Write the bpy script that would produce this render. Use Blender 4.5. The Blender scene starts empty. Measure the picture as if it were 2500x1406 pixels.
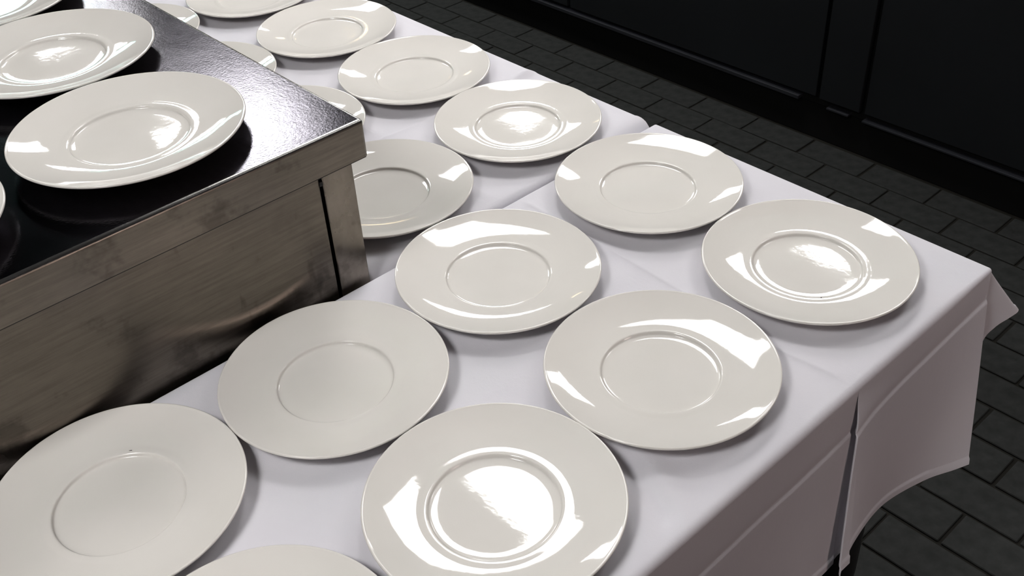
import bpy, bmesh, math, random
from mathutils import Matrix, Vector, noise

random.seed(7)
S = bpy.context.scene
COL = S.collection
PI = math.pi

# ------------------------------------------------------------------ camera
ZT = 0.75                       # height of the cloth on the table
CAM_Z = ZT + 0.96234
pitch, roll, yaw = 0.64106934, -0.07432015, math.radians(-39.3)
cp, sp, cr, sr = math.cos(pitch), math.sin(pitch), math.cos(roll), math.sin(roll)
R0 = Vector((1, 0, 0)); U0 = Vector((0, sp, cp)); F0 = Vector((0, cp, -sp))
Rv = cr * R0 + sr * U0
Uv = -sr * R0 + cr * U0
rot = Matrix.Rotation(yaw, 3, 'Z')
Rv, Uv, Fv = rot @ Rv, rot @ Uv, rot @ F0
cam_data = bpy.data.cameras.new('camera')
cam = bpy.data.objects.new('camera', cam_data)
COL.objects.link(cam)
m = Matrix((Rv, Uv, -Fv)).transposed().to_4x4()
m.translation = Vector((0, 0, CAM_Z))
cam.matrix_world = m
cam_data.sensor_width = 36.0
cam_data.lens = 2558.2077 / 2500 * 36.0
cam_data.shift_x = (1250 - 1190.7007) / 2500
cam_data.shift_y = (656.2566 - 703) / 2500
cam_data.clip_start = 0.02
S.camera = cam

# ------------------------------------------------------------------ world, exposure
w = bpy.data.worlds.new('world'); S.world = w
w.use_nodes = True
w.node_tree.nodes['Background'].inputs[0].default_value = (0.9, 0.95, 1.0, 1)
w.node_tree.nodes['Background'].inputs[1].default_value = 0.02
S.view_settings.view_transform = 'Standard'
S.view_settings.look = 'None'
S.view_settings.gamma = 1.0
S.view_settings.use_curve_mapping = False
S.view_settings.exposure = 0.0
PANEL = 27.0                    # radiance of the ceiling panels

# ------------------------------------------------------------------ helpers
def link(o, parent=None):
    COL.objects.link(o)
    if parent:
        o.parent = parent
    return o

def obj(name, bm, mat, parent=None, smooth=True, auto=None):
    me = bpy.data.meshes.new(name)
    bm.normal_update()
    bm.to_mesh(me); bm.free()
    if smooth:
        me.polygons.foreach_set('use_smooth', [True] * len(me.polygons))
        if auto is not None:
            me.set_sharp_from_angle(angle=math.radians(auto))
            me.polygons.foreach_set('use_smooth', [max(abs(c) for c in p.normal) < 0.9999 for p in me.polygons])
    me.materials.append(mat)
    return link(bpy.data.objects.new(name, me), parent)

def tag(o, label=None, cat=None, group=None, kind=None):
    if label: o['label'] = label
    if cat: o['category'] = cat
    if group: o['group'] = group
    if kind: o['kind'] = kind
    return o

def empty(name, loc):
    o = bpy.data.objects.new(name, None)
    o.location = loc; o.empty_display_size = 0.1
    return link(o)

def add_box(bm, x0, x1, y0, y1, z0, z1, bevel=0.0, seg=2):
    r = bmesh.ops.create_cube(bm, size=1.0)
    vs = r['verts']
    for v in vs:
        v.co = Vector(((x0 + x1) / 2 + v.co.x * (x1 - x0), (y0 + y1) / 2 + v.co.y * (y1 - y0),
                       (z0 + z1) / 2 + v.co.z * (z1 - z0)))
    if bevel > 0:
        es = list({e for v in vs for e in v.link_edges})
        bmesh.ops.bevel(bm, geom=es, offset=bevel, segments=seg, profile=0.5, affect='EDGES')

def box(name, dims, mat, parent=None, bevel=0.002, seg=2):
    bm = bmesh.new(); add_box(bm, *dims, bevel=bevel, seg=seg)
    return obj(name, bm, mat, parent, True, 40)

def lathe(bm, prof, n, c=(0, 0, 0)):
    rings = []
    for r, z in prof:
        if r < 1e-6:
            rings.append([bm.verts.new((c[0], c[1], c[2] + z))])
        else:
            rings.append([bm.verts.new((c[0] + r * math.cos(2 * PI * k / n), c[1] + r * math.sin(2 * PI * k / n), c[2] + z)) for k in range(n)])
    for a, b in zip(rings, rings[1:]):
        for k in range(n):
            k2 = (k + 1) % n
            if len(a) == 1 and len(b) == 1: continue
            if len(a) == 1: bm.faces.new((a[0], b[k], b[k2]))
            elif len(b) == 1: bm.faces.new((a[k], b[0], a[k2]))
            else: bm.faces.new((a[k], b[k], b[k2], a[k2]))
    bmesh.ops.recalc_face_normals(bm, faces=bm.faces[:])

def smooth(a, b, x):
    t = min(1.0, max(0.0, (x - a) / (b - a)))
    return t * t * (3 - 2 * t)

def lerp(a, b, t): return a + (b - a) * t

def curve(pts, x):
    if x <= pts[0][0]: return pts[0][1]
    for (x0, y0), (x1, y1) in zip(pts, pts[1:]):
        if x <= x1:
            return lerp(y0, y1, (x - x0) / (x1 - x0))
    return pts[-1][1]

# ------------------------------------------------------------------ materials
def mat(name):
    m = bpy.data.materials.new(name); m.use_nodes = True
    nt = m.node_tree
    return m, nt, nt.nodes['Principled BSDF'], nt.nodes['Material Output']

def N(nt, t, **kw):
    n = nt.nodes.new(t)
    for k, v in kw.items():
        if k in n.inputs: n.inputs[k].default_value = v
        else: setattr(n, k, v)
    return n

def noise_node(nt, vec, scale, detail=3, rough=0.5, mapscale=None, coord='Object'):
    tc = N(nt, 'ShaderNodeTexCoord')
    mp = N(nt, 'ShaderNodeMapping')
    if mapscale: mp.inputs['Scale'].default_value = mapscale
    nt.links.new(tc.outputs[coord], mp.inputs['Vector'])
    n = N(nt, 'ShaderNodeTexNoise', Scale=scale, Detail=detail, Roughness=rough)
    nt.links.new(mp.outputs['Vector'], n.inputs['Vector'])
    return n

def ramp(nt, fac, stops):
    r = N(nt, 'ShaderNodeValToRGB')
    els = r.color_ramp.elements
    els[0].position, els[0].color = stops[0][0], (*stops[0][1], 1)
    els[1].position, els[1].color = stops[-1][0], (*stops[-1][1], 1)
    for p, c in stops[1:-1]:
        e = els.new(p); e.color = (*c, 1)
    nt.links.new(fac, r.inputs['Fac'])
    return r

def g3(v): return (v, v, v)

def bump(nt, bsdf, height, strength, dist=0.01, prev=None):
    b = N(nt, 'ShaderNodeBump', Strength=strength, Distance=dist)
    nt.links.new(height, b.inputs['Height'])
    if prev: nt.links.new(prev.outputs['Normal'], b.inputs['Normal'])
    nt.links.new(b.outputs['Normal'], bsdf.inputs['Normal'])
    return b

def make_porcelain():
    m, nt, b, o = mat('porcelain_glaze')
    n = noise_node(nt, None, 9.0, 3)
    r = ramp(nt, n.outputs['Fac'], [(0.3, (0.71, 0.683, 0.642)), (0.7, (0.745, 0.716, 0.676))])
    nt.links.new(r.outputs['Color'], b.inputs['Base Color'])
    b.inputs['Roughness'].default_value = 0.035
    b.inputs['IOR'].default_value = 1.5
    n1 = noise_node(nt, None, 34.0, 2, 0.5)
    n2 = noise_node(nt, None, 150.0, 3, 0.6)
    b1 = bump(nt, b, n1.outputs['Fac'], 0.03, 0.002)
    bump(nt, b, n2.outputs['Fac'], 0.09, 0.0003, b1)
    return m

def make_cloth():
    m, nt, b, o = mat('white_cotton')
    n = noise_node(nt, None, 6.0, 4)
    r = ramp(nt, n.outputs['Fac'], [(0.3, (0.735, 0.720, 0.770)), (0.7, (0.77, 0.750, 0.795))])
    nt.links.new(r.outputs['Color'], b.inputs['Base Color'])
    b.inputs['Roughness'].default_value = 0.85
    b.inputs['Specular IOR Level'].default_value = 0.2
    b.inputs['Sheen Weight'].default_value = 0.08
    b.inputs['Sheen Roughness'].default_value = 0.5
    tr = N(nt, 'ShaderNodeBsdfTranslucent'); tr.inputs['Color'].default_value = (0.75, 0.66, 0.63, 1)
    mx = N(nt, 'ShaderNodeMixShader', Fac=0.12)
    nt.links.new(b.outputs[0], mx.inputs[1]); nt.links.new(tr.outputs[0], mx.inputs[2])
    nt.links.new(mx.outputs[0], o.inputs['Surface'])
    n2 = noise_node(nt, None, 900.0, 2)
    n3 = noise_node(nt, None, 28.0, 4, 0.6)
    b1 = bump(nt, b, n3.outputs['Fac'], 0.10, 0.006)
    bump(nt, b, n2.outputs['Fac'], 0.18, 0.001, b1)
    return m

def make_steel(name, base, streak, rough=(0.16, 0.34), smudge=True, bumpy=0.05, dark=0.55, grain=60.0, fine=1.0):
    m, nt, b, o = mat(name)
    b.inputs['Metallic'].default_value = 1.0
    ns = noise_node(nt, None, grain, 5, 0.6, mapscale=streak)
    nd = noise_node(nt, None, 7.5, 5, 0.62)
    nf = noise_node(nt, None, 260.0, 2, 0.6)
    r1 = ramp(nt, ns.outputs['Fac'], [(0.3, tuple(c * 0.74 for c in base)), (0.7, base)])
    if smudge:
        rd = ramp(nt, nd.outputs['Fac'], [(0.38, g3(dark)), (0.44, g3(0.90)), (0.6, g3(1.0)), (0.72, g3(0.88))])
        mx = N(nt, 'ShaderNodeMix', data_type='RGBA', blend_type='MULTIPLY'); mx.inputs[0].default_value = 1.0
        nt.links.new(r1.outputs['Color'], mx.inputs[6]); nt.links.new(rd.outputs['Color'], mx.inputs[7])
        nq = noise_node(nt, None, 26.0, 3, 0.55, mapscale=(1.0, 1.0, 0.45))
        rq = ramp(nt, nq.outputs['Fac'], [(0.27, g3(dark + 0.1)), (0.335, g3(0.97)), (0.5, g3(1.0))])
        m2 = N(nt, 'ShaderNodeMix', data_type='RGBA', blend_type='MULTIPLY'); m2.inputs[0].default_value = 1.0
        nt.links.new(mx.outputs[2], m2.inputs[6]); nt.links.new(rq.outputs['Color'], m2.inputs[7])
        nt.links.new(m2.outputs[2], b.inputs['Base Color'])
    else:
        nt.links.new(r1.outputs['Color'], b.inputs['Base Color'])
    rr = N(nt, 'ShaderNodeMapRange'); rr.inputs['To Min'].default_value, rr.inputs['To Max'].default_value = rough
    rr.inputs['From Min'].default_value, rr.inputs['From Max'].default_value = 0.3, 0.7
    nt.links.new(nd.outputs['Fac'], rr.inputs['Value']); nt.links.new(rr.outputs['Result'], b.inputs['Roughness'])
    b1 = bump(nt, b, ns.outputs['Fac'], bumpy, 0.002)
    bump(nt, b, nf.outputs['Fac'], bumpy * fine, 0.001, b1)
    return m

def plain(name, col, rough=0.6, metallic=0.0, spec=0.5, nscale=20.0, var=0.12, bmp=0.0):
    m, nt, b, o = mat(name)
    n = noise_node(nt, None, nscale, 4)
    r = ramp(nt, n.outputs['Fac'], [(0.3, tuple(c * (1 - var) for c in col)), (0.7, tuple(c * (1 + var) for c in col))])
    nt.links.new(r.outputs['Color'], b.inputs['Base Color'])
    b.inputs['Roughness'].default_value = rough
    b.inputs['Metallic'].default_value = metallic
    b.inputs['Specular IOR Level'].default_value = spec
    if bmp: bump(nt, b, n.outputs['Fac'], bmp, 0.004)
    return m

def emit(name, col, k):
    m, nt, b, o = mat(name)
    e = N(nt, 'ShaderNodeEmission', Strength=k); e.inputs['Color'].default_value = (*col, 1)
    nt.nodes.remove(b); nt.links.new(e.outputs[0], o.inputs['Surface'])
    return m

M_PLATE = make_porcelain()
M_CLOTH = make_cloth()
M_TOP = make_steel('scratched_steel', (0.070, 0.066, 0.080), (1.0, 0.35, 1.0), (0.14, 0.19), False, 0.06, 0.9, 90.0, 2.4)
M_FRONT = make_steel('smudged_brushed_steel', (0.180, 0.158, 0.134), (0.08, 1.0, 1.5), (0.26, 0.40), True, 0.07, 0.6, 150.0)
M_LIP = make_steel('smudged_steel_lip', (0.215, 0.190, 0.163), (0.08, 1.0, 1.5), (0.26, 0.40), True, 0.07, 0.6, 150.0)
M_EDGE = make_steel('painted_edge_highlight', (0.40, 0.39, 0.38), (0.3, 1.0, 1.0), (0.22, 0.30), False, 0.10)  # lighter colour on the bevels, a painted edge highlight
M_POST = make_steel('worn_steel_post', (0.25, 0.22, 0.19), (0.6, 1.0, 0.3), (0.2, 0.34), True, 0.06, 0.6)
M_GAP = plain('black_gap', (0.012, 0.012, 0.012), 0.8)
M_BLACKLEG = plain('black_powder_coat', (0.012, 0.013, 0.014), 0.45)
M_TABLETOP = plain('laminate_board', (0.25, 0.22, 0.18), 0.6)
M_TILE = plain('dark_grey_tile', (0.026, 0.027, 0.0262), 0.75, spec=0.08, nscale=35, var=0.22, bmp=0.15)
M_GROUT = plain('dark_grout', (0.010, 0.009, 0.007), 0.9, spec=0.2)
M_COUNTER = plain('near_black_panel', (0.0065, 0.0075, 0.009), 0.5, spec=0.35, nscale=4)
M_COUNTER_TRIM = plain('black_trim', (0.018, 0.019, 0.023), 0.35, spec=0.5, nscale=6)
M_PLINTH = plain('black_plinth', (0.003, 0.003, 0.003), 0.7, spec=0.2)
M_WALL = plain('dark_wall_paint', (0.045, 0.043, 0.042), 0.8, nscale=3)
M_CEIL = plain('dark_ceiling_paint', (0.03, 0.03, 0.032), 0.9, nscale=3)
M_FRAME = plain('white_metal_frame', (0.6, 0.6, 0.6), 0.4)
M_LIGHT = emit('led_panel', (1.0, 0.985, 0.97), PANEL)
M_TEAL = emit('teal_panel', (0.45, 0.95, 0.90), PANEL * 0.55)
M_PINK = emit('pink_fill_panel', (1.0, 0.80, 0.75), PANEL * 0.38)
M_LOW = emit('low_fill_panel', (1.0, 0.98, 0.95), PANEL * 0.22)
M_MAIN = emit('led_panel_main', (1.0, 0.985, 0.97), PANEL * 0.66)
M_BRIGHT = emit('bright_fill_panel', (1.0, 0.985, 0.97), PANEL * 1.38)
M_HALF = emit('half_fill_panel', (1.0, 0.985, 0.97), PANEL * 0.52)
M_FAINT = emit('faint_fill_panel', (1.0, 0.98, 0.95), PANEL * 0.10)
M_WARM = emit('warm_panel', (1.0, 0.75, 0.42), PANEL * 0.35)
M_DIRT = plain('dark_residue', (0.03, 0.022, 0.018), 0.7)

# ------------------------------------------------------------------ setting: floor, ceiling, walls
RX0, RX1, RY0, RY1, RZ = -3.2, 5.4, -2.6, 8.6, 2.8
floor = box('floor', (RX0, RX1, RY0, RY1, -0.10, -0.005), M_GROUT, None, 0.0)
tag(floor, kind='structure')
TW, TL = 0.1055, 0.2135
def tile_mesh():
    bm = bmesh.new()
    add_box(bm, 0.0035, TW - 0.0035, 0.0035, TL - 0.0035, -0.006, 0.0, bevel=0.0018, seg=1)
    me = bpy.data.meshes.new('tile'); bm.normal_update(); bm.to_mesh(me); bm.free()
    me.materials.append(M_TILE)
    return me
TM = tile_mesh()
far_tiles = bmesh.new()           # tiles outside the picture, joined
for row in range(-45, 1):                      # rows counted from the counter
    x = 2.5232 + row * TW
    if x > 2.0: ya, yb = 0.2, 4.0
    elif x > 1.30: ya, yb = -0.45, 2.6
    elif x > 0.9: ya, yb = -0.45, 0.9
    else: ya, yb = 0.0, 0.0
    y = 1.3174 - (0 if row % 2 == 0 else TL / 2)
    k0 = int(math.floor((ya - y) / TL)); k1 = int(math.ceil((yb - y) / TL))
    for k in range(int(-2.5 / TL), int(7.0 / TL)):
        if k0 <= k < k1 and yb > ya: continue
        add_box(far_tiles, x + 0.0035, x + TW - 0.0035, y + k * TL + 0.0035, y + (k + 1) * TL - 0.0035, -0.006, random.uniform(-.0012, 0))
    for k in range(k0, k1 if yb > ya else k0):
        o = bpy.data.objects.new('tile', TM)
        o.location = (x + random.uniform(-.0006, .0006), y + k * TL + random.uniform(-.0012, .0012), random.uniform(-.0012, 0.0))
        o.rotation_euler = (random.uniform(-.003, .003), random.uniform(-.003, .003), random.uniform(-.003, .003))
        link(o, floor)
tag(obj('tile_field', far_tiles, M_TILE, floor, False), kind='stuff')
tag(box('ceiling', (RX0, RX1, RY0, RY1, RZ, RZ + 0.1), M_CEIL, None, 0.0), kind='structure')
tag(box('wall_left', (RX0 - 0.1, RX0, RY0, RY1, -0.005, RZ), M_WALL, None, 0.0), kind='structure')
tag(box('wall_right', (RX1, RX1 + 0.1, RY0, RY1, -0.005, RZ), M_WALL, None, 0.0), kind='structure')
tag(box('wall_back', (RX0, RX1, RY1, RY1 + 0.1, -0.005, RZ), M_WALL, None, 0.0), kind='structure')
tag(box('wall_front', (RX0, RX1, RY0 - 0.1, RY0, -0.005, RZ), M_WALL, None, 0.0), kind='structure')

# ------------------------------------------------------------------ ceiling lights
def ceiling_light(x, y, sx, sy, m_, label):
    t = empty('ceiling_light', (x, y, RZ))
    tag(t, label, 'light', 'square light panels in the dark ceiling')
    d = 0.02
    bm = bmesh.new()
    for dims in ((-sx/2 - d, sx/2 + d, -sy/2 - d, -sy/2), (-sx/2 - d, sx/2 + d, sy/2, sy/2 + d),
                 (-sx/2 - d, -sx/2, -sy/2, sy/2), (sx/2, sx/2 + d, -sy/2, sy/2)):
        add_box(bm, *dims, -0.03, 0.0)
    obj('frame', bm, M_FRAME, t, False)
    bm = bmesh.new(); add_box(bm, -sx/2, sx/2, -sy/2, sy/2, -0.025, -0.005)
    obj('diffuser', bm, m_, t, False)
ceiling_light(1.88, 2.00, .62, .80, M_MAIN, 'white ceiling panel over the near end of the table')
ceiling_light(1.93, 4.12, .62, .64, M_LIGHT, 'white ceiling panel over the far end of the table')
ceiling_light(3.95, 2.20, .65, .68, M_LIGHT, 'white ceiling panel above the black counter, nearest of its row')
ceiling_light(3.88, 4.30, .65, .75, M_LIGHT, 'white ceiling panel above the black counter, second of its row')
ceiling_light(1.93, 0.42, .62, .62, M_FAINT, 'added faint fill panel over the aisle corner of the table front')  # weak fill, added for the light level only
ceiling_light(2.90, 0.45, .65, .62, M_HALF, 'added half bright fill panel over the front end of the black counter')  # added fill from the right for the near plates
ceiling_light(-0.95, 0.60, .62, .62, M_BRIGHT, 'added bright fill panel left of the camera position')  # added fill to brighten the plates before the steel counter
ceiling_light(-2.30, 0.70, .62, .62, M_LOW, 'added dim fill panel far left of the table')  # extra side fill from the left, added
ceiling_light(1.93, 5.95, .62, .45, M_LIGHT, 'white ceiling panel beside the teal one')
ceiling_light(1.93, 6.75, .62, .6, M_TEAL, 'teal tinted ceiling panel')
ceiling_light(3.84, 5.90, .22, .22, M_WARM, 'small warm yellow ceiling panel')
wl = empty('fill_light', (1.5, RY0, 1.15))  # added fill light that brightens the hanging cloth, no known lamp
tag(wl, 'added soft pinkish fill light on the front wall, facing the hanging tablecloth', 'light')
bm = bmesh.new(); add_box(bm, -0.42, 0.42, 0.0, 0.03, -0.32, 0.32, 0.004); obj('frame', bm, M_FRAME, wl, True, 40)
bm = bmesh.new(); add_box(bm, -0.40, 0.40, 0.03, 0.036, -0.30, 0.30); obj('diffuser', bm, M_PINK, wl, False)

# ------------------------------------------------------------------ dark counter across the aisle
cnt = empty('bar_counter', (2.62, 1.5, 0))
tag(cnt, 'long near-black panelled counter on the floor across the dark aisle', 'counter')
def cpart(name, dims, m_, bevel=0.002):
    x0, x1, y0, y1, z0, z1 = dims
    return box(name, (x0 - 2.62, x1 - 2.62, y0 - 1.5, y1 - 1.5, z0, z1), m_, cnt, bevel)
cpart('plinth', (2.640, 3.15, -0.6, 5.2, -0.004, 0.118), M_PLINTH)
cpart('carcass', (2.632, 3.2, -0.6, 5.2, 0.118, 0.98), M_PLINTH)
cpart('worktop', (2.56, 3.25, -0.65, 5.25, 0.98, 1.02), M_COUNTER, 0.004)
doors = [(-0.58, 0.33), (0.345, 1.378), (1.545, 2.60), (2.615, 3.60), (3.615, 4.6)]
for y0, y1 in doors:
    d = cpart('door', (2.614, 2.633, y0, y1, 0.150, 0.965), M_COUNTER)
cpart('stile', (2.609, 2.633, 1.392, 1.530, 0.150, 0.965), M_COUNTER)
for y0, y1, h in ((-0.58, 1.378, .007), (1.425, 1.50, .007), (1.60, 4.6, .013)):
    cpart('bottom_trim', (2.606, 2.633, y0, y1, 0.124, 0.124 + h), M_COUNTER_TRIM, 0.002)

# ------------------------------------------------------------------ banquet tables under the cloths
def banquet_table(x0, x1, y0, y1, label):
    cx, cy = (x0 + x1) / 2, (y0 + y1) / 2
    t = empty('banquet_table', (cx, cy, 0))
    tag(t, label, 'table', 'tables pushed together under white cloths')
    box('tabletop', (x0 - cx, x1 - cx, y0 - cy, y1 - cy, 0.709, 0.743), M_TABLETOP, t, 0.004)
    for sx in (0, 1):
        for sy in (0, 1):
            lx = (x0 + 0.06, x1 - 0.072)[sx] - cx; ly = (y0 + 0.085, y1 - 0.07)[sy] - cy
            bm = bmesh.new()
            prof = [(0, 0.0), (0.020, 0.0), (0.031, 0.008), (0.036, 0.022), (0.037, 0.05), (0.036, 0.12), (0.035, 0.709), (0, 0.709)]
            lathe(bm, prof, 24, (lx, ly, 0))
            obj('leg', bm, M_BLACKLEG, t, True, 40)
banquet_table(-0.48, 1.322, 0.474, 1.096, 'table on round black legs under the near white cloth')
banquet_table(0.70, 1.320, 1.140, 2.90, 'table under the far white cloth beside the steel counter')

# ------------------------------------------------------------------ tablecloths
def cloth(name, xs, ys, inset, wrinkle, stations, label):
    """xs, ys: grid lines of the flat part (0..1 in y is mapped by inset); stations walk round the edge."""
    bm = bmesh.new()
    grid = []
    for x in xs:
        col = []
        for t in ys:
            y0, y1 = inset(x)
            y = lerp(y0, y1, t)
            col.append(bm.verts.new((x, y, ZT + wrinkle(x, y))))
        grid.append(col)
    for a, b in zip(grid, grid[1:]):
        for k in range(len(ys) - 1):
            bm.faces.new((a[k], b[k], b[k + 1], a[k + 1]))
    prev = None
    for pts in stations:
        cur = [bm.verts.new(p) for p in pts]
        if prev:
            for k in range(len(cur) - 1):
                q = (prev[k], cur[k], cur[k + 1], prev[k + 1])
                if len({tuple(round(c, 6) for c in v.co) for v in q}) >= 3:
                    bm.faces.new(q)
        prev = cur
    bmesh.ops.remove_doubles(bm, verts=bm.verts[:], dist=0.00008)
    bmesh.ops.recalc_face_normals(bm, faces=bm.faces[:])
    o = obj(name, bm, M_CLOTH, None, True, 75)
    tag(o, label, 'tablecloth')
    return o

def skirt(A, d, r, hem, T, zc=None, bulge=0.0, fold=(0, 0), band=0.014, pw=1.35, crease=0.0012):
    """one line of the hanging cloth: rounded over the edge at A (x, y) outward along d, then down to the hem point."""
    pts = []
    d = Vector((d[0], d[1], 0)).normalized()
    z0 = A[2] if len(A) > 2 else ZT
    for k in range(8):
        a = k / 7 * PI / 2
        p = Vector((A[0], A[1], z0)) + d * (r * math.sin(a)); p.z -= r * (1 - math.cos(a))
        pts.append(p)
    s = pts[-1].copy(); h = Vector(hem)
    L = (h - s).length
    ts = [t for t in T]
    for t in ts:
        p = s.lerp(h, t)
        # first fall straight, then drift outwards to the hem
        k = t ** pw
        p.x = lerp(s.x, h.x, k); p.y = lerp(s.y, h.y, k)
        p += d * (bulge * math.sin(PI * t))
        g = smooth(0.0, 0.22, t)
        p.x += fold[0] * g; p.y += fold[1] * g
        if zc is not None:
            v = zc - p.z
            c = 0.0
            if v < 0: c = -0.0012 * math.exp(-(v / 0.010) ** 2)
            else: c = -0.0012 + (crease + 0.0012) * smooth(0, 0.006, v) - crease * smooth(0.006, 0.07, v) + 0.0012 * smooth(0.0, 0.07, v)
            p += d * c
        if (1 - t) * L < band - 1e-4:
            p += d * 0.0017
        pts.append(p)
    return pts

def hem_ts(L, zone=None, band=0.014, n=34):
    T = [k / n for k in range(1, n)]
    b = 1 - band / L
    T = [t for t in T if abs(t - b) > 0.012] + [b - 0.002, b + 0.002, 1.0]
    if zone:
        a0, a1, k = zone
        T = [t for t in T if not a0 < t < a1] + [lerp(a0, a1, q / k) for q in range(k + 1)]
    return sorted(T)

def nz(x, y, s, seed=0.0): return noise.noise(Vector((x * s, y * s, seed)))

# --- near cloth
XR = 1.327
def fr(x):                       # radius of the near edge, tighter at the corner
    return lerp(0.011, 0.006, smooth(1.20, XR, x))
NY1 = 1.102                      # far edge of the flat part
def inset_near(x): return (0.459 + fr(x), NY1)
CREASE = [(0.4586, .979), (0.567, .967), (0.767, .9757), (0.9125, .981), (1.2, .984)]
def wr_near(x, y):
    y0, y1 = inset_near(x)
    e = smooth(0, 0.03, y - y0) * smooth(0, 0.03, y1 - y) * smooth(0, 0.03, XR - x)
    h = -0.0013 + 0.0011 * nz(x, y, 9, 3) + 0.0006 * nz(x, y, 22, 8)
    xc = curve(CREASE, y)
    d = x - xc
    h += (0.0052 if d < 0 else 0.0048) * math.exp(-abs(d) / (0.008 if d < 0 else 0.022)) 
    # soft diagonal dent running from between the nearest plates to the edge
    q = x - curve([(0.46, .629), (0.515, .647), (0.58, .671), (0.70, .70)], y)
    h += (-0.0048 * math.exp(-(q / 0.013) ** 2) + 0.0034 * math.exp(-((q - 0.030) / 0.016) ** 2)) * smooth(0.66, 0.56, y)
    # faint cross crease along the middle
    h += 0.0006 * math.exp(-abs(y - 0.79) / 0.006)
    return min(h, 0.0042) * e
def spaced(a, b, step, fine=()):
    v = []; x = a
    n = max(1, int(round((b - a) / step)))
    v = [a + (b - a) * k / n for k in range(n + 1)]
    for c, wd, st in fine:
        v = [q for q in v if not (c - wd < q < c + wd)] + [c - wd + k * st for k in range(int(2 * wd / st) + 1)]
    return sorted(v)
XP = 0.985                       # pleat in the front drape
xs = spaced(-0.62, 0.30, 0.03) [:-1] + spaced(0.30, XR, 0.0075, [(0.975, 0.018, 0.002)])
if XP not in xs: xs = sorted([q for q in xs if abs(q - XP) > 0.0008] + [XP])
ysn = [k / 110 for k in range(111)]

HEM = [(0.985, (0.9485, 0.424, 0.428)), (1.055, (1.0191, 0.4385, 0.430)), (1.14, (1.105, 0.4440, 0.432)), (1.235, (1.199, 0.4290, 0.423)), (1.295, (1.258, 0.4100, 0.416)), (XR, (1.287, 0.400, 0.4145))]
def hem_right(x):
    pts = HEM
    for k in range(len(pts) - 1):
        (a, A), (b, B) = pts[k], pts[k + 1]
        if x <= b + 1e-9:
            t = (x - a) / (b - a)
            P0 = pts[k - 1][1] if k else A; P3 = pts[k + 2][1] if k + 2 < len(pts) else B
            return tuple(0.5 * ((2 * A[i]) + (-P0[i] + B[i]) * t + (2*P0[i] - 5*A[i] + 4*B[i] - P3[i]) * t*t + (-P0[i] + 3*A[i] - 3*B[i] + P3[i]) * t**3) for i in range(3))
    return pts[-1][1]
def zcrease(x): return curve([(0.2, 0.640), (0.66, .6506), (0.857, .6585), (1.19, .6876), (1.33, .70)], x)
Lh = 0.31
T_front = hem_ts(Lh, (0.10, 0.36, 34))
st = []
T = T_front
# front, left panel
for x in [q for q in xs if q < XP - 1e-6]:
    hx = x - 0.020 * smooth(0.3, 0.985, x)
    hy = lerp(0.4535, 0.4375, smooth(0.70, XP, x)) + 0.012 * nz(x, 0.3, 3.0, 5) * (1 - smooth(0.85, 0.985, x)) + 0.004 * nz(x, .1, 8, 2)
    hz = 0.425
    st.append(skirt((x, 0.459 + fr(x)), (0, -1), fr(x), (hx, hy, hz), T, zcrease(x), 0.0, (0, 0)))
# the pleat: the left panel runs in behind, turns, and the right panel comes back over it
h = hem_right(XP)
for dx, dy in ((0.0, 0.002), (0.012, 0.003), (0.024, 0.003), (0.029, 0.0005), (0.024, -0.002)):
    st.append(skirt((XP, 0.459 + fr(XP)), (0, -1), fr(XP), (XP - 0.020, 0.4375, 0.426), T, zcrease(XP) - 0.004, 0.0, (dx, dy)))
st.append(skirt((XP, 0.459 + fr(XP)), (0, -1), fr(XP), (h[0] + 0.018, h[1], h[2]), T, zcrease(XP), 0.0, (0.012, -0.004)))
for dx, dy in ((0.003, -0.0035), (0.0, -0.006), (0.0008, -0.0075)):
    st.append(skirt((XP, 0.459 + fr(XP)), (0, -1), fr(XP), h, T, zcrease(XP), 0.0, (dx, dy)))
for x in [q for q in xs if q > XP + 1e-6]:
    k = math.exp(-(x - XP) / 0.05)
    st.append(skirt((x, 0.459 + fr(x)), (0, -1), fr(x), hem_right(x), T, zcrease(x), 0.004 * smooth(1.0, 1.2, x), (0.0, -0.0075 * k)))
# the corner: cloth folded back behind the front panel and out again over the right edge
CORN = [((0, -1), (1.287, 0.400, 0.4145)), ((0.15, -1), (1.2895, 0.402, 0.4150)), ((0.3, -.95), (1.293, 0.409, 0.425)), ((0.4, -.85), (1.300, 0.425, 0.47)), ((0.55, -.8), (1.316, 0.442, 0.545)),
        ((0.65, -.75), (1.333, 0.4475, 0.612)), ((0.75, -.65), (1.356, 0.443, 0.632)), ((0.85, -.5), (1.380, 0.4345, 0.641)), ((0.92, -.4), (1.397, 0.4305, 0.6455)),
        ((0.97, -.25), (1.402, 0.436, 0.648)), ((1, -.1), (1.396, 0.452, 0.647)), ((1, 0), (1.378, 0.475, 0.642))]
def crom(pts, u):
    n = len(pts) - 1; k = min(n - 1, int(u * n)); t = u * n - k
    g = lambda i: pts[max(0, min(n, i))]
    A0, A1, A2, A3 = g(k - 1), g(k), g(k + 1), g(k + 2)
    return tuple(0.5 * (2*a1 + (a2 - a0) * t + (2*a0 - 5*a1 + 4*a2 - a3) * t*t + (3*a1 - a0 - 3*a2 + a3) * t**3) for a0, a1, a2, a3 in zip(A0, A1, A2, A3))
cp_ = [(d[0], d[1], *h_) for d, h_ in CORN]
AC = (XR, 0.459 + fr(XR))
for k in range(1, 50):
    c = crom(cp_, k / 49)
    st.append(skirt(AC, (c[0], c[1]), 0.006, c[2:], T, None, 0.001 * smooth(0.5, 0.8, k / 49), band=0.013, pw=lerp(1.35, 1.08, smooth(0.2, 0.7, k / 49))))
y0, y1 = inset_near(XR)
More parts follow.
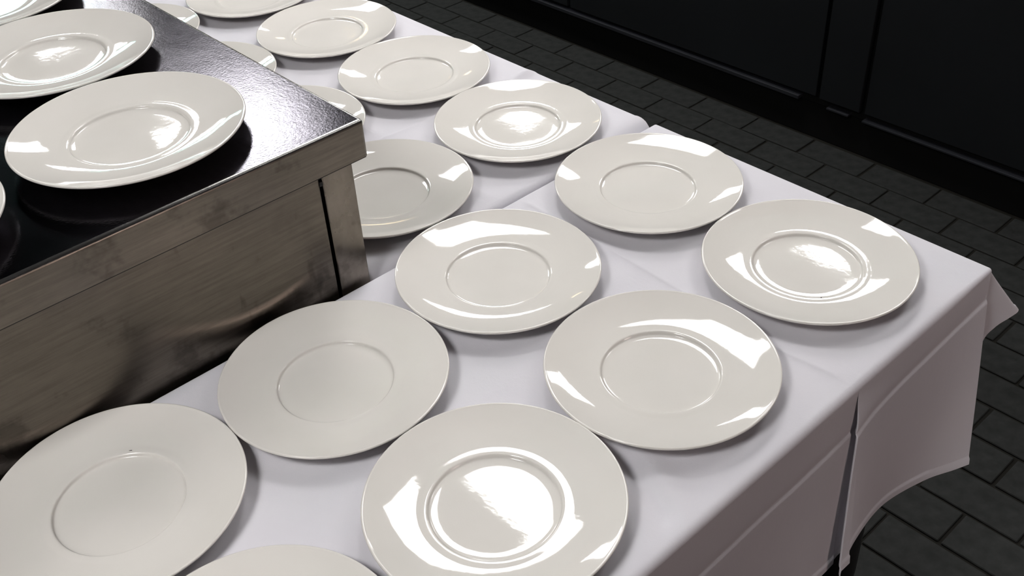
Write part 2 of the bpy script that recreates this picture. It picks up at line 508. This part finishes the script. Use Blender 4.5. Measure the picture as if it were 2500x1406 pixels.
for t in ysn[1:]:
    y = lerp(y0, y1, t)
    k = smooth(0.465, 0.62, y)
    st.append(skirt((XR, y), (1, 0), 0.006, (lerp(1.378, 1.343, k) + 0.004 * nz(0, y, 9), y + 0.01 * (1 - k), lerp(0.642, 0.635, k)), T))
for k in range(1, 6):
    a = k / 5 * PI / 2
    d = (math.cos(a), math.sin(a))
    st.append(skirt((XR, NY1), d, 0.006, (XR + d[0] * 0.012, NY1 + d[1] * 0.008, 0.64), T))
for x in reversed(xs[:-1]):
    st.append(skirt((x, NY1), (0, 1), 0.006, (x, NY1 + 0.0075, 0.64), T))
near = cloth('tablecloth', xs, ysn, inset_near, wr_near, st, 'near white tablecloth with hanging hem and folded corner over the front of the table')

# --- far cloth
FX0 = 0.688
def far_r(x): return lerp(0.014, 0.040, smooth(1.12, XR, x)) + 0.034 * (1 - smooth(FX0, FX0 + 0.085, x))
FY1 = 2.93
def inset_far(x): return (1.116 + far_r(x), FY1)
def wr_far(x, y):
    y0, y1 = inset_far(x)
    e = smooth(0, 0.03, y - y0) * smooth(0, 0.012, XR - x) * smooth(0, .03, FY1 - y)
    h = -0.0013 + 0.0012 * nz(x, y, 8, 13) + 0.0006 * nz(x, y, 20, 4)
    d = y - (1.4345 + 0.006 * math.sin(x * 9))
    h += 0.0034 * math.exp(-abs(d) / 0.010)
    h += 0.0085 * math.exp(-(d / 0.013) ** 2) * smooth(1.22, 1.32, x)
    h += 0.0026 * math.exp(-((y - 1.52) / 0.02) ** 2) * smooth(1.25, 1.33, x)
    xc = curve([(1.12, .9605), (1.1745, .951), (1.43, .955), (3, .96)], y)
    h += 0.0022 * math.exp(-abs(x - xc) / 0.009)
    return h * e
fxs = spaced(FX0, XR, 0.008)
fys = [k / 260 for k in range(261)]
# finer rows round the cross crease
yc0 = (1.4345 - 1.15) / (FY1 - 1.15)
fys = sorted([t for t in fys if abs(t - yc0) > 0.022] + [yc0 - 0.022 + k * 0.0011 for k in range(41)])
T2 = hem_ts(0.12, None, 0.012, 16)
st = []
for t in reversed(fys):
    y0, y1 = inset_far(FX0); y = lerp(y0, y1, t)
    st.append(skirt((FX0, y), (-1, 0), 0.004, (FX0 - 0.0045, y, 0.64), T2))
for k in range(1, 6):
    a = PI + k / 6 * PI / 2
    d = (math.cos(a), math.sin(a)); r_ = lerp(0.004, far_r(FX0), (k / 6) ** 5)
    st.append(skirt((FX0, inset_far(FX0)[0]), d, r_, (FX0 + d[0] * r_, inset_far(FX0)[0] + d[1] * r_, 0.64), T2))
for x in fxs:
    r_ = far_r(x)
    st.append(skirt((x, 1.116 + r_), (0, -1), r_, (x, 1.1165, 0.64), T2))
for k in range(1, 8):
    a = -PI / 2 + k / 8 * PI / 2
    d = (math.cos(a), math.sin(a)); r_ = lerp(far_r(XR), 0.006, smooth(0, 1, k / 8))
    A = (XR, inset_far(XR)[0])
    st.append(skirt(A, d, r_, (A[0] + d[0] * r_ * 1.3, A[1] + d[1] * r_, 0.64), T2))
for t in fys:
    y0, y1 = inset_far(XR); y = lerp(y0, y1, t)
    wv = 0.010 * math.exp(-((y - 1.4345) / 0.022) ** 2) + 0.004 * nz(2, y, 7, 1)
    lip = 0.0075 * math.exp(-((y - 1.4345) / 0.012) ** 2)
    st.append(skirt((XR, y, ZT), (1, 0), 0.006 + lip, (1.345 + wv, y, 0.635), T2))
far = cloth('tablecloth', fxs, fys, inset_far, wr_far, st, 'far white tablecloth with a cross crease, running back beside the steel counter')

# ------------------------------------------------------------------ steel counter
HB = 0.29136
ZS = ZT + HB
CX1, CY0, CY1, CX0 = 0.6782, 1.0681, 2.30, -0.75
sc = empty('steel_counter', (0, 1.6, 0))
tag(sc, 'stainless steel counter with folded lip standing behind the near tablecloth', 'counter')
def spart(name, dims, m_, bevel=0.001, seg=2):
    x0, x1, y0, y1, z0, z1 = dims
    return box(name, (x0, x1, y0 - 1.6, y1 - 1.6, z0, z1), m_, sc, bevel, seg)
LIPZ = 0.985
bm = bmesh.new()
add_box(bm, CX0, CX1, CY0 - 1.6, CY1 - 1.6, LIPZ, ZS)
bot = [f for f in bm.faces if f.normal.z < -0.9]
bm.normal_update()
bot = [f for f in bm.faces if f.normal.z < -0.9]
bmesh.ops.delete(bm, geom=bot, context='FACES')
es = [e for e in bm.edges if len(e.link_faces) == 2]
bmesh.ops.bevel(bm, geom=es, offset=0.0055, segments=4, profile=0.5, affect='EDGES')
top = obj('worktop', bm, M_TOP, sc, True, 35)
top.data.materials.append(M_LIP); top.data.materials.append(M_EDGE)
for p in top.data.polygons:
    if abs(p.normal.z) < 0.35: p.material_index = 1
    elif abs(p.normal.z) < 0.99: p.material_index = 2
sol = top.modifiers.new('sheet', 'SOLIDIFY'); sol.thickness = 0.0015; sol.offset = -1
FY = 1.1165
spart('front_panel', (CX0 + 0.03, 0.6215, FY, FY + 0.02, 0.10, ZS - 0.003), M_FRONT, 0.0025)
spart('corner_post', (0.6262, 0.6800 - 0.0015, FY - 0.001, FY + 0.052, 0.0, ZS - 0.003), M_POST, 0.0022, 3)
spart('corner_post', (0.6262, 0.6785, CY1 - 0.09, CY1 - 0.035, 0.0, ZS - 0.003), M_POST, 0.0022, 3)
spart('corner_post', (CX0 + 0.02, CX0 + 0.07, CY1 - 0.09, CY1 - 0.035, 0.0, ZS - 0.003), M_POST, 0.0022, 3)
spart('corner_post', (CX0 + 0.001, CX0 + 0.029, FY, FY + 0.05, 0.0, ZS - 0.003), M_POST, 0.0022, 3)
spart('backing_strip', (0.612, 0.636, FY + 0.021, FY + 0.03, 0.10, ZS - 0.004), M_GAP, 0.0)
spart('side_panel', (0.664, 0.674, FY + 0.053, CY1 - 0.095, 0.10, ZS - 0.003), M_FRONT, 0.002)
spart('lip_shadow_line', (CX0 + 0.004, CX1 - 0.004, CY0 + 0.0004, CY0 + 0.003, LIPZ - 0.0014, LIPZ + 0.002), M_GAP, 0.0)  # black strip standing in for the shadow line under the lip
spart('weld_bead', (0.6212, 0.6266, FY - 0.0005, FY + 0.006, 0.938, 0.946), M_GAP, 0.001)

# ------------------------------------------------------------------ plates
PR = 0.155
SLOPES = [(0.575, 0.0), (0.585, 2.4), (0.60, 5.4), (0.66, 7.5), (0.72, 9.6), (0.80, 13.6), (0.86, 16.4), (0.90, 17.7), (1.0, 18.6)]
def rise(u, n=60):
    return sum(155 * max(0.0, u - 0.575) / n * math.tan(math.radians(curve(SLOPES, 0.575 + (u - 0.575) * (k + 0.5) / n))) for k in range(n))
DROP = 14.0 + rise(0.985) - 25.4     # lowers shoulder and well so that the lip stands 26 mm high
def plate_mesh():
    def rim(u): return 14.0 - DROP + rise(u)
    z1 = rim(0.985) - 25.4
    top = [(0.0, 8.0), (0.15, 8.0), (0.30, 8.02), (0.40, 8.05), (0.43, 8.15), (0.455, 8.4), (0.475, 8.75), (0.489, 9.15), (0.497, 9.6),
           (0.5015, 10.3), (0.505, 11.4), (0.5085, 12.5), (0.513, 13.3), (0.519, 13.7), (0.528, 13.88), (0.545, 13.95), (0.560, 14.0), (0.575, 14.0)]
    NT = len(top)
    u = 0.580
    while u < 0.975:
        top.append((u, rim(u))); u += 0.006 if u < 0.615 else 0.0175
    top += [(0.978, rim(0.978) + .05)] + [(a, b + z1) for a, b in ((0.985, 25.62), (0.991, 25.6), (0.9955, 25.25), (0.9985, 24.7), (1.0, 23.9), (0.9992, 23.1), (0.9965, 22.4), (0.991, 21.9), (0.983, 21.5))]
    u = 0.965
    while u > 0.63:
        top.append((u, rim(u) - 4.6)); u -= 0.03
    top += [(0.615, 9.0), (0.598, 7.2), (0.588, 4.2), (0.582, 1.4), (0.576, 0.3), (0.566, 0.0), (0.552, 0.0), (0.543, 0.4), (0.537, 1.6), (0.53, 3.0), (0.51, 3.4), (0.3, 3.6), (0.0, 3.6)]
    top = [(r, z - (DROP if k < NT else 0)) for k, (r, z) in enumerate(top)]
    bm = bmesh.new()
    lathe(bm, [(r * PR, z / 1000) for r, z in top], 176)
    me = bpy.data.meshes.new('dinner_plate'); bm.normal_update(); bm.to_mesh(me); bm.free()
    me.polygons.foreach_set('use_smooth', [True] * len(me.polygons))
    me.materials.append(M_PLATE)
    return me
PM = plate_mesh()
ZP = ZT + 0.0004
plates = [
 (0.5066, 0.6385, 0, 'cream plate, bottom middle of the photo, large bright reflection across its well'),
 (0.8163, 0.6526, 0, 'cream plate between the bottom middle plate and the corner plate'),
 (1.1426, 0.6503, 0, 'cream plate nearest the hanging corner of the tablecloth, with a black crumb'),
 (0.8101, 0.9658, 0, 'whole cream plate just right of the foot of the steel corner post'),
 (0.4989, 0.9496, 0, 'cream plate fully in view against the steel front panel'),
 (1.1451, 0.9626, 0, 'cream plate by the aisle edge, next behind the corner plate'),
 (0.1885, 0.9600, 0, 'cream plate with a dark stain on its well edge, cut by the left border'),
 (0.1880, 0.6395, 0, 'cream plate showing only its far rim at the bottom border'),
 (0.8299, 1.2781, 1, 'cream plate on the far cloth, half hidden behind the steel corner post'),
 (1.1434, 1.2781, 1, 'nearest cream plate on the far cloth along the aisle edge'),
 (1.1462, 1.5884, 1, 'second cream plate along the aisle edge of the far cloth, by the cross crease'),
 (1.1458, 1.8990, 1, 'third cream plate along the aisle edge, a yellow glint in its well'),
 (1.1455, 2.2170, 1, 'farthest cream plate along the aisle edge, cut by the top border'),
 (0.8340, 1.5925, 1, 'nearest of three plate slivers behind the steel counter corner'),
 (0.8342, 1.9040, 1, 'middle of three plate slivers behind the steel counter edge'),
 (0.8338, 2.2260, 1, 'farthest of three plate slivers behind the steel counter edge'),
 (0.4309, 1.2525, 2, 'cream plate on the steel counter nearest its front corner'),
 (0.4582, 1.5661, 2, 'cream plate second from the corner on the steel counter'),
 (0.4710, 1.8800, 2, 'cream plate with teal reflection, top left of the photo on the counter'),
 (0.1000, 1.2525, 2, 'cream plate showing only a rim edge at the left border, on the counter'),
]
groups = ['plates on the near tablecloth', 'plates on the far tablecloth', 'plates on the steel counter']
plate_objs = []
for x, y, g, label in plates:
    o = bpy.data.objects.new('dinner_plate', PM)
    o.location = (x, y, ZS + 0.0002 if g == 2 else ZP)
    o.rotation_euler = (random.uniform(-.0015, .0015), random.uniform(-.0015, .0015), random.uniform(0, 6.28))
    link(o)
    tag(o, label, 'plate', groups[g])
    plate_objs.append(o)

def speck(parent, wx, wy, z, sx, sy, ang, label, name):
    bm = bmesh.new()
    bmesh.ops.create_icosphere(bm, subdivisions=1, radius=1.0)
    for v in bm.verts:
        v.co = Vector((v.co.x * sx * random.uniform(.7, 1.2), v.co.y * sy * random.uniform(.7, 1.2), v.co.z * 0.0006))
    bmesh.ops.rotate(bm, verts=bm.verts[:], cent=(0, 0, 0), matrix=Matrix.Rotation(ang, 3, 'Z'))
    o = obj(name, bm, M_DIRT, parent)
    lx, ly = wx - parent.location.x, wy - parent.location.y
    c, s_ = math.cos(-parent.rotation_euler.z), math.sin(-parent.rotation_euler.z)
    o.location = (lx * c - ly * s_, lx * s_ + ly * c, z)
    o.rotation_euler = (0, 0, -parent.rotation_euler.z)
    o['label'] = label
ZK = (13.95 - DROP) / 1000 + 0.0001
speck(plate_objs[2], 1.0895, 0.5906, ZK, 0.0010, 0.0009, 0.4, 'tiny black crumb', 'crumb')
speck(plate_objs[6], 0.2372, 1.0286, ZK, 0.0030, 0.0007, -0.6, 'small dark stain on the well edge', 'stain')
